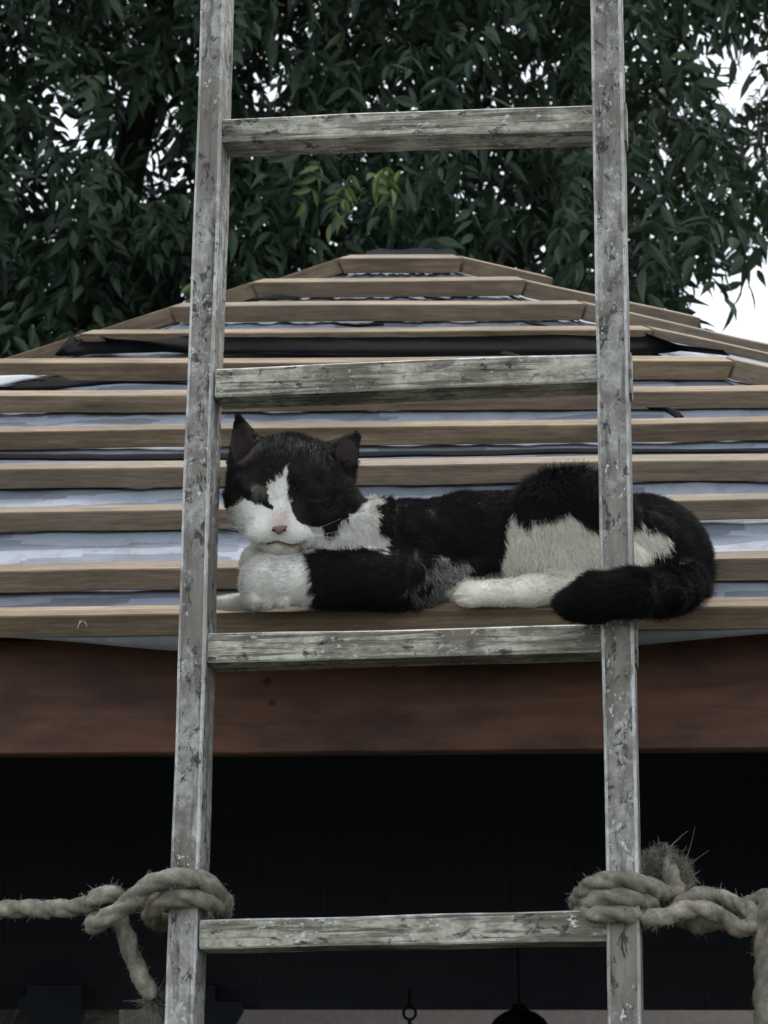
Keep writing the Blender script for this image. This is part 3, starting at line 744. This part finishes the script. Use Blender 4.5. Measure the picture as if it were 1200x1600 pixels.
def coat(Q, jit=3.):
    jj = np.where((Q[:, 0] < 500) & (Q[:, 1] < 850), .5, 1.)[:, None]
    nz = (noise3(Q, .09, 3) * jit + noise3(Q, .3, 5) * jit * .5) * jj
    u = Q[:, 0] + nz[:, 0]; v = Q[:, 1] + nz[:, 1]; w_ = Q[:, 2]
    m = np.zeros(len(Q)); m[in_poly(u, v, WF) & (w_ > -20)] = 1
    m[in_poly(u, v, WT) & (w_ > 10) & (w_ < 145)] = .93
    b = in_poly(u + nz[:, 2] * 4, v, WB_) & (w_ > 0) & (m == 0) & (w_ < 145); m[b] = np.clip(np.random.uniform(-.1, .8, b.sum()) - np.maximum(0, 700 - u[b]) * .008, 0, .6)
    m[w_ > 150 + 0 * u] = np.where(u[w_ > 150] < 600, m[w_ > 150], 0)
    return m
def coat_col(Q, m, var=True):
    n = len(Q); blk = np.array([.010, .0095, .0105]); wht = np.array([.72, .705, .65])
    lf = noise3(Q, .025, 9)[:, :1] * .5 + .5
    brown = np.array([.022, .017, .015]); b = blk * (1 - lf * .8) + brown * lf * .8
    c = b * (1 - m[:, None]) + wht * m[:, None]
    if var: c = c * np.random.uniform(.72, 1.25, (n, 1))
    # brighter, slightly warm white on the thigh, pink inner ears, lips
    u, v, w_ = Q.T
    warm = (m > .5) & (u > 700); c[warm] *= np.array([1.28, 1.26, 1.19])
    cheek_shade = (m > .5) & (u < 402) & (v > 770); c[cheek_shade] *= 1 - (np.clip((402 - u[cheek_shade]) / 40, 0, 1) * np.clip((838 - v[cheek_shade]) / 40, 0, 1))[:, None] * np.array([.38, .36, .42])  # shading of the left cheek, darkened into the coat colour
    ml = np.interp(u, [404, 418, 434, 446, 456, 466, 482], [847, 849, 845.5, 849.5, 851.5, 850, 843])
    lip = (v > ml - 1) & (v < ml + 6.5 - np.abs(u - 446) * .16) & (u > 412) & (u < 476) & (w_ > 95); c[lip] = c[lip] * np.array([.62, .48, .42])
    dk = (np.abs(v - ml) < 1.5) & (u > 408) & (u < 482) & (w_ > 95); c[dk] = np.array([.10, .068, .058])
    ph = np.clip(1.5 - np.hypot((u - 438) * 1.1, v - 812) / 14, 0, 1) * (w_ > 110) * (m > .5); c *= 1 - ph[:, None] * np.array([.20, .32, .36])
    lid = ((((u - 407) + (v - 768) * .4) / 17) ** 2 + (((v - 768) - (u - 407) * .35) / 9) ** 2 < 1) & (m < .5) & (w_ > 60); c[lid] = np.array([.10, .10, .062])
    brow_light = (((u - 512) / 18) ** 2 + ((v - 762) / 7) ** 2 < 1) & (w_ > 60); c[brow_light] = c[brow_light] * .4 + np.array([.022, .016, .010])  # brownish highlight above the closed eye, painted into the coat
    cl = (np.abs(v - (783 - ((u - 496) / 20.) ** 2 * 4)) < 2.2) & (np.abs(u - 496) < 20) & (w_ > 60); c[cl] = np.array([.028, .026, .022])
    ln3 = (np.abs(v - (777 + (u - 386) * .4)) < 4.2) & (u > 382) & (u < 427) & (w_ > 60); c[ln3] = np.array([.006, .005, .005])
    d1 = ((u - 379) / 18) ** 2 + ((v - 695) / 34) ** 2 < 1; d2 = ((u - 542) / 17) ** 2 + ((v - 708) / 22) ** 2 < 1
    e = (d1 | d2) & (w_ > 15) & (v < 730); c[e] = np.array([.060, .044, .043])
    return np.clip(np.concatenate([c, np.ones((n, 1))], 1), 0, 1)
cw = cat_world(pts)
cat_base = Vector(cat_world(np.array([[720, 955, 30]]))[0])
tri_ok = quads[:, ::-1]
me = np_mesh('cat_body', cw - np.array(cat_base), tri_ok)
bm = bmesh.new(); bm.from_mesh(me); bmesh.ops.recalc_face_normals(bm, faces=bm.faces); bm.to_mesh(me); bm.free()
me.polygons.foreach_set('use_smooth', np.ones(len(me.polygons), bool))
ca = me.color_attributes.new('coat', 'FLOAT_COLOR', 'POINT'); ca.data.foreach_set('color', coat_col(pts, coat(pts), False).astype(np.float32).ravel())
def coat_mat(name, sat):
    s = NT(name); at = s.n('ShaderNodeAttribute', attribute_name='coat'); s.fin(at.outputs['Color'], None, .7)
    s.b.inputs['Specular IOR Level'].default_value = .12; return s.m
M_SKIN = coat_mat('cat_coat_underlayer', 1); M_FUR = coat_mat('cat_fur', 1)
cat = link('cat', me, M_SKIN); cat.location = cat_base
tag(cat, 'black and white cat lying drowsily on the roof edge behind the ladder', 'cat')

# fur
Vn = np.empty(len(me.vertices) * 3, np.float32); me.vertices.foreach_get('co', Vn); Vn = Vn.reshape(-1, 3)
q = quads; P4 = pts[q]; ar = .5 * (np.linalg.norm(np.cross(P4[:, 1] - P4[:, 0], P4[:, 2] - P4[:, 0]), axis=1) + np.linalg.norm(np.cross(P4[:, 2] - P4[:, 0], P4[:, 3] - P4[:, 0]), axis=1))
# outward normal from the distance field
def sample(Q):
    f = (Q - lo) / G; i = np.clip(f.astype(int), 0, dims - 2); t = f - i; r = 0
    for dx in (0, 1):
        for dy in (0, 1):
            for dz in (0, 1):
                wgt = (t[:, 0] if dx else 1 - t[:, 0]) * (t[:, 1] if dy else 1 - t[:, 1]) * (t[:, 2] if dz else 1 - t[:, 2])
                r = r + wgt * S[i[:, 0] + dx, i[:, 1] + dy, i[:, 2] + dz]
    return r
def sdn(Q, e=4.):
    g = np.stack([sample(Q + np.eye(3)[k] * e) - sample(Q - np.eye(3)[k] * e) for k in range(3)], 1)
    return g / (np.linalg.norm(g, axis=1)[:, None] + 1e-9)
NF = 330000
fi = np.random.choice(len(q), NF, p=ar / ar.sum()); uu, vv = np.random.rand(NF, 1), np.random.rand(NF, 1)
Q = (P4[fi, 0] * (1 - uu) + P4[fi, 1] * uu) * (1 - vv) + (P4[fi, 3] * (1 - uu) + P4[fi, 2] * uu) * vv
N = sdn(Q)
keep = (N[:, 2] > -.75) | (N[:, 1] < -.2); Q = Q[keep]; N = N[keep]
u, v, w_ = Q.T; n = len(Q)
flow = np.tile(np.array([1., .28, -.1]), (n, 1)); length = np.full(n, 12.)
head = (u < 575) & (v < 870) & (w_ > -30) & ((v < 830 - (u - 480) * .35) | (u < 480))
fl = Q - np.array([436, 815, 175.]); fl[:, 2] *= .6; flow[head] = fl[head] / np.linalg.norm(fl[head], axis=1)[:, None]; length[head] = 8.5
nosez = head & (np.hypot(u - 436, v - 818) < 34); length[nosez] = 3
muz = head & (w_ > 95) & (v > 795) & ~nosez; length[muz] = 5.5
cheek = head & (w_ < 70) & (v > 770); length[cheek] = 10; length[head & (u < 400) & (v > 780)] = 6.5
earz = head & (v < 722) & ((u < 412) | (u > 512)); length[earz] = 3.5; flow[earz] = [0, -1, 0.]
chest = (u > 470) & (u < 615) & (v > 780) & (v < 870) & ~head; flow[chest] = [.25, 1, .1]; length[chest] = 12
leg = (v > 860) & (u < 480) & ~head; flow[leg] = [-1, .4, 0]; length[leg] = 8
leg2 = (v > 855) & (u >= 480) & (u < 650) & (w_ > 40); flow[leg2] = [-.6, .6, 0]; length[leg2] = 12
foot = (v > 895) & (u > 695) & (u < 960) & (w_ > 50) & (w_ < 150); flow[foot] = [-1, .1, 0]; length[foot] = 7
thigh = (u > 780) & (u < 1050) & (w_ > 20) & (w_ < 140) & ~foot; flow[thigh] = [.3, 1, 0]; length[thigh] = 17
belly = (u > 640) & (u < 790) & (v > 870) & ~foot; flow[belly] = [.3, 1, .2]; length[belly] = 13
tail = (w_ > 120) & (u > 800); flow[tail] = [-1, .25, .2]; length[tail] = 17
tail0 = (u > 1000) & (v > 880); tb = (np.clip((u - 990) / 70, 0, 1) * tail0 * (w_ > 40))[:, None]; flow = flow / (np.linalg.norm(flow, axis=1)[:, None] + 1e-9) * (1 - tb) + np.array([0, .2, 1.]) * tb; length[tail0] = 17
nz = noise3(Q, .05, 21) * .35 + noise3(Q, .16, 22) * .22
flow = flow / (np.linalg.norm(flow, axis=1)[:, None] + 1e-9)
tang = flow - N * (flow * N).sum(1)[:, None]
D = tang * .95 + N * np.where(length[:, None] > 10, .33, .26) + nz * .38 + np.random.normal(0, .10, (n, 3)); D /= np.linalg.norm(D, axis=1)[:, None]
length = length * np.random.uniform(.55, 1.15, n)
eyez = (np.hypot((u - 406), (v - 776) * 1.8) < 22) | (np.hypot(u - 436, v - 828) < 15); kf = ~(eyez & (w_ > 80))
Q, D, length, N = Q[kf], D[kf], length[kf], N[kf]
W0_ = cat_world(Q - N * 1.2); W1_ = cat_world(Q + D * length[:, None])
dv = W1_ - W0_; lw = np.linalg.norm(dv, axis=1); dv /= lw[:, None]
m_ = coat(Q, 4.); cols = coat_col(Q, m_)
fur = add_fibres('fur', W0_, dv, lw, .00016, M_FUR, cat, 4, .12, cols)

# eyes, nose, whiskers, ear edge hair
def surf(u, v):                       # depth of the coat's skin at a photo pixel
    ws = np.arange(220., 0., -.5); d = sample(np.stack([np.full_like(ws, u), np.full_like(ws, v), ws], 1))
    return ws[np.argmax(d < 0)]
WN = surf(436, 826)
def catp(u, v, w_): return Vector(cat_world(np.array([[u, v, w_]]))[0])
def eye_mat():
    s = NT('cat_eye'); co = s.tc.outputs['Object']; ge = s.n('ShaderNodeVectorMath', operation='LENGTH')
    mp = s.n('ShaderNodeMapping'); mp.inputs['Scale'].default_value = (1, 0, .45); s.l(co, mp.inputs[0]); s.l(mp.outputs[0], ge.inputs[0])
    col = s.ramp(ge.outputs['Value'], [(.0010, (.003, .003, .003)), (.0019, (.05, .055, .03)), (.006, (.035, .038, .025)), (.0085, (.02, .02, .015))])
    s.fin(col, None, .75); s.b.inputs['Specular IOR Level'].default_value = .5; return s.m
M_EYE = eye_mat()
for (eu, ev, ew) in ((407, 776, surf(407, 776) - 9),):
    o = link('eye', lathe([(.0098 * math.cos(a), .0098 * math.sin(a)) for a in np.linspace(-math.pi / 2 + .01, math.pi / 2 - .01, 14)]), M_EYE, cat, Matrix.Translation(catp(eu, ev, ew)), True)
M_NOSE = plain('pink_nose', (.17, .10, .092), (.24, .145, .135), 200, .6)
bm = bmesh.new()
np_ = [(-12.5, -7, 0), (0, -9, 5), (12.5, -7, 0), (11, -1, 3), (4, 6, 4), (0, 9, 3), (-4, 6, 4), (-11, -1, 3), (0, -2, 9)]
vs = [bm.verts.new(catp(436 + a * 1.5, 826.5 + b * 1.3, WN - 2 - abs(a) * .35 + c * .8)) for a, b, c in np_]
for k in range(8): bm.faces.new((vs[k], vs[(k + 1) % 8], vs[8]))
bk_ = [bm.verts.new(catp(436 + a * .9, 826 + b * .9, WN - 14)) for a, b, c in np_[:8]]
for k in range(8): bm.faces.new((vs[k], bk_[k], bk_[(k + 1) % 8], vs[(k + 1) % 8]))
bmesh.ops.recalc_face_normals(bm, faces=bm.faces)
nm = bpy.data.meshes.new('nose'); bm.to_mesh(nm); bm.free(); o = link('nose', nm, M_NOSE, cat, None, True)
NOSE = o; sm = o.modifiers.new('s', 'SUBSURF'); sm.levels = 2; sm.render_levels = 2
for du in (-9, 9):                   # nostrils
    link('nostril', lathe([(.0015 * math.cos(a), .0012 * math.sin(a)) for a in np.linspace(-1.5, 1.5, 7)], 10), M_BLACKIRON, NOSE, Matrix.Translation(catp(436 + du, 828.5, WN + 2.2)), True)
M_WHISK = plain('white_whisker', (.7, .7, .66), (.8, .8, .76), 10, .5)
wr, wd_, wl = [], [], []
for side, cu in ((-1, 408), (1, 462)):
    for k in range(6):
        a = catp(cu + side * random.uniform(0, 14), 828 + random.uniform(-8, 10), 146)
        b = catp(cu + side * random.uniform(70, 105), 826 + random.uniform(-22, 40), 150 + random.uniform(-10, 50))
        wr.append(list(a)); d = (b - a) * .8; wl.append(d.length); wd_.append(list(d.normalized()))
add_fibres('whiskers', np.array(wr), np.array(wd_), np.array(wl), .00009, M_WHISK, cat, 8, .10)

# ---------------------------------------------------------------- the trees
def leaflet(L, W, bend):              # lanceolate, drawn out to a point, folded along the midrib
    V = [(0, 0, 0)]; prof = [(.14, .55), (.36, 1.), (.6, .82), (.8, .38)]
    for t, w_ in prof:
        z = -bend * t * t
        V += [(-W * .5 * w_, L * t, z + .16 * W * w_), (0, L * t, z), (W * .5 * w_, L * t, z + .16 * W * w_)]
    V.append((W * .06, L, -bend)); Fc = [(0, 2, 1), (0, 3, 2)]
    for k in range(3):
        a = 1 + 3 * k; Fc += [(a, a + 1, a + 4), (a, a + 4, a + 3), (a + 1, a + 2, a + 5), (a + 1, a + 5, a + 4)]
    Fc += [(10, 11, 13), (11, 12, 13)]
    return np.array(V), np.array(Fc)
def compound(seed, nl=7, L0=.083, W0=.025):
    rs = random.Random(seed); V = []; Fc = []; off = 0
    items = [(i // 2, (-1) ** i) for i in range(nl - 1)] + [(nl // 2, 0)]
    for j, sd_ in items:
        v, f = leaflet(L0 * rs.uniform(.75, 1.1), W0 * rs.uniform(.85, 1.15), .022 * rs.uniform(.3, 1.6))
        ang = sd_ * R(rs.uniform(48, 66)) if sd_ else R(rs.uniform(-8, 8)); droop = R(rs.uniform(-45, -8))
        M = np.array(Matrix.Rotation(-ang, 3, 'Z') @ Matrix.Rotation(droop, 3, 'X') @ Matrix.Rotation(R(rs.uniform(-25, 25)), 3, 'Y'))
        b = np.array([0, .035 + .042 * j, -.008 * j * j]); V.append(v @ M.T + b); Fc.append(f + off); off += len(v)
    V.append(np.array([[-.0008, 0, 0], [.0008, 0, 0], [0, .17, -.05]])); Fc.append(np.array([[off, off + 1, off + 2]]))
    return np.concatenate(V), np.concatenate(Fc)
VARS = [compound(s) for s in range(8)]
def rand_rot(n, rs, droop_mu=-35):
    yaw = rs.uniform(0, 2 * np.pi, n); dr = np.radians(rs.normal(droop_mu, 28, n)); ro = np.radians(rs.normal(0, 30, n))
    cz, sz = np.cos(yaw), np.sin(yaw); cx, sx = np.cos(dr), np.sin(dr); cy, sy = np.cos(ro), np.sin(ro)
    Rz = np.zeros((n, 3, 3)); Rz[:, 0, 0] = cz; Rz[:, 0, 1] = -sz; Rz[:, 1, 0] = sz; Rz[:, 1, 1] = cz; Rz[:, 2, 2] = 1
    Rx = np.zeros((n, 3, 3)); Rx[:, 0, 0] = 1; Rx[:, 1, 1] = cx; Rx[:, 1, 2] = -sx; Rx[:, 2, 1] = sx; Rx[:, 2, 2] = cx
    Ry = np.zeros((n, 3, 3)); Ry[:, 1, 1] = 1; Ry[:, 0, 0] = cy; Ry[:, 0, 2] = sy; Ry[:, 2, 0] = -sy; Ry[:, 2, 2] = cy
    return Rz @ Rx @ Ry
def foliage(name, P, Rm, sc_, mat, parent):
    Vs = []; Fs = []; off = 0; var = np.arange(len(P)) % len(VARS)
    for k, (v, f) in enumerate(VARS):
        i = np.where(var == k)[0]
        if not len(i): continue
        W = np.einsum('nij,vj->nvi', Rm[i], v) * sc_[i][:, None, None] + P[i][:, None, :]
        Vs.append(W.reshape(-1, 3)); Fs.append((f[None] + (np.arange(len(i)) * len(v))[:, None, None]).reshape(-1, 3) + off); off += len(i) * len(v)
    o = link(name, np_mesh(name, np.concatenate(Vs), np.concatenate(Fs)), mat, parent); o['kind'] = 'stuff'; return o
leaf_meshes = {}
def leaf_objs(P, Rm, sc_, mat, parent):
    for k in range(len(P)):
        key = (k % 8, mat.name)
        if key not in leaf_meshes: leaf_meshes[key] = np_mesh('leaf', *VARS[k % 8])
        M = Matrix([[*(Rm[k][r] * sc_[k]), P[k][r]] for r in range(3)] + [[0, 0, 0, 1]])
        link('leaf', leaf_meshes[key], mat, parent, M)
rs = np.random.RandomState(4)
# crown of the big tree: sprays of leaves through a deep volume; gaps run right through it
nsp = 9600
sp = np.stack([rs.uniform(-4.2, 1.65, nsp), rs.uniform(6.0, 9.2, nsp), rs.uniform(2.35, 6.2, nsp)], 1)
P = np.repeat(sp, 5, 0) + rs.normal(0, .10, (nsp * 5, 3)) * np.array([1, 1, .8])
pu, pv = project(P)
HOLES = [(225, 140, 26), (245, 158, 18), (112, 150, 22), (125, 185, 22), (140, 200, 12), (65, 140, 14), (150, 150, 10), (205, 235, 20), (230, 250, 16), (215, 180, 14), (235, 190, 10), (290, 195, 12), (285, 262, 24), (275, 220, 12), (78, 62, 8), (205, 100, 10),
         (398, 122, 18), (420, 60, 14), (425, 110, 14), (445, 112, 14), (460, 35, 18), (455, 50, 10), (385, 270, 16), (380, 290, 12), (380, 310, 12), (480, 320, 8), (550, 130, 8), (575, 165, 10), (515, 375, 12), (430, 425, 10), (280, 420, 8), (210, 425, 6), (580, 15, 8), (500, 20, 8),
         (635, 150, 20), (620, 88, 8), (640, 165, 12), (765, 105, 8), (790, 75, 10), (820, 88, 14), (845, 70, 8), (857, 20, 12), (855, 35, 8), (805, 290, 6), (740, 355, 6), (993, 55, 8), (1090, 60, 26), (1075, 45, 14), (1110, 35, 24), (1065, 90, 10), (1150, 60, 36), (1190, 85, 46), (1140, 100, 22), (1110, 155, 8), (1107, 150, 12), (1035, 188, 8), (1035, 228, 7), (1180, 205, 20), (1150, 135, 12), (1195, 190, 20), (1010, 220, 8), (1140, 258, 6), (1170, 315, 8), (1190, 270, 10), (1195, 340, 10), (1130, 365, 8), (1150, 385, 10), (1200, 20, 20)]
kp = np.ones(len(P), bool)
for hx_, hy_, hr in HOLES: kp &= np.hypot(pu - hx_, pv - hy_) > hr + 9 + rs.uniform(-5, 5, len(P))
skyB = [(1050, 600), (1048, 500), (1058, 440), (1075, 385), (1110, 365), (1150, 385), (1210, 360), (1265, 260), (1250, -100), (1300, -600), (3000, -900), (3000, 900), (1088, 900)]
kp &= ~in_poly(pu + rs.normal(0, 8, len(P)), pv + rs.normal(0, 10, len(P)), skyB)
kp &= (rs.rand(len(P)) < np.where(P[:, 2] > 3.6, .75, 1.))
P = P[kp]; print('leaves', len(P))
Rm = rand_rot(len(P), rs); scl = rs.uniform(.5, 1.2, len(P))
tree = empty('ash_tree', (-1.2, 8.2, 0)); tag(tree, 'large dark leafy tree filling the top behind the gazebo roof', 'tree')
pu, pv = project(P); inv = (pu > 0) & (pu < 1200) & (pv > 0) & (pv < 520)
near = np.where(inv)[0]; near = near[np.argsort(P[near, 1])][:290]
rest = np.ones(len(P), bool); rest[near] = False
yl = [(575, 272), (560, 262), (592, 250), (612, 258), (548, 282)]
foliage('foliage', P[rest], Rm[rest], scl[rest], M_LEAF, tree)
leaf_objs(P[near], Rm[near], scl[near], M_LEAF, tree)
Py = np.array([list(atY(a, b, 5.5 + .02 * k)) for k, (a, b) in enumerate(yl + [(500, 250), (640, 265), (300, 430)])])
Ry = rand_rot(len(Py), rs, -60); leaf_objs(Py, Ry, np.full(len(Py), .62), M_LEAFY, tree)
# trunk and limbs
def limb(pts, r0, r1, name='branch'):
    path = catmull(pts, .08); n = len(path); rr = [r0 + (r1 - r0) * i / n for i in range(n)]
    V, Fc = tube_pts(path, rr, 10)
    return link(name, np_mesh(name, V, Fc), M_BARK, tree, None, True)
limb([(-1.2, 8.2, -.1), (-1.15, 8.2, 1.2), (-1.05, 8.1, 2.4), (-.95, 8.0, 3.6)], .2, .13, 'trunk')
for pts_ in ([(-1.0, 8.05, 3.0), (-.3, 7.6, 3.3), (.4, 7.4, 3.6), (.7, 7.4, 3.8)], [(-1, 8.05, 3.2), (-1.6, 7.5, 3.8), (-2.4, 7.1, 4.4)], [(-.95, 8, 3.5), (-.7, 7.6, 4.4), (-.3, 7.4, 5.5)], [(-1.05, 8.1, 2.6), (-.8, 7.3, 2.95), (-.55, 6.6, 3.1), (-.3, 6.2, 3.15)], [(-1.0, 8.0, 3.4), (-.2, 7.9, 4.2), (.7, 7.9, 4.9)]):
    limb(pts_, .07, .015)
# bush at lower left behind the roof
nb = 1500
B = np.stack([rs.uniform(-3.2, -.36, nb), rs.uniform(6.35, 7.6, nb), rs.uniform(1.85, 2.62, nb)], 1)
B[:, 2] -= np.maximum(0, (B[:, 0] + 1.2)) * .30
B = np.repeat(B, 3, 0) + rs.normal(0, .06, (nb * 3, 3))
bush = empty('leafy_bush', (-1.6, 6.9, 0)); tag(bush, 'lighter green leafy bush just over the roof at the left, below the big tree', 'bush')
Rb = rand_rot(len(B), rs, -50); sb = rs.uniform(.55, .85, len(B))
bu, bv = project(B); nr = np.where((bu > 0) & (bu < 330) & (bv > 380) & (bv < 570))[0]; nr = nr[np.argsort(B[nr, 1])][:150]
rest = np.ones(len(B), bool); rest[nr] = False
foliage('foliage', B[rest], Rb[rest], sb[rest], M_LEAF2, bush); leaf_objs(B[nr], Rb[nr], sb[nr], M_LEAF2, bush)
for k in range(5):
    a = rs.uniform(-.15, .15, 2); path = catmull([(-1.6 + a[0], 6.9 + a[1], -.05), (-1.6 + a[0] * 3, 6.9 + a[1] * 2, .8), (-1.6 + a[0] * 7, 6.9 + a[1] * 3, 1.9)], .1)
    V, Fc = tube_pts(path, [.03 - .02 * i / len(path) for i in range(len(path))], 8); link('stem', np_mesh('stem', V, Fc), M_BARK, bush, None, True)
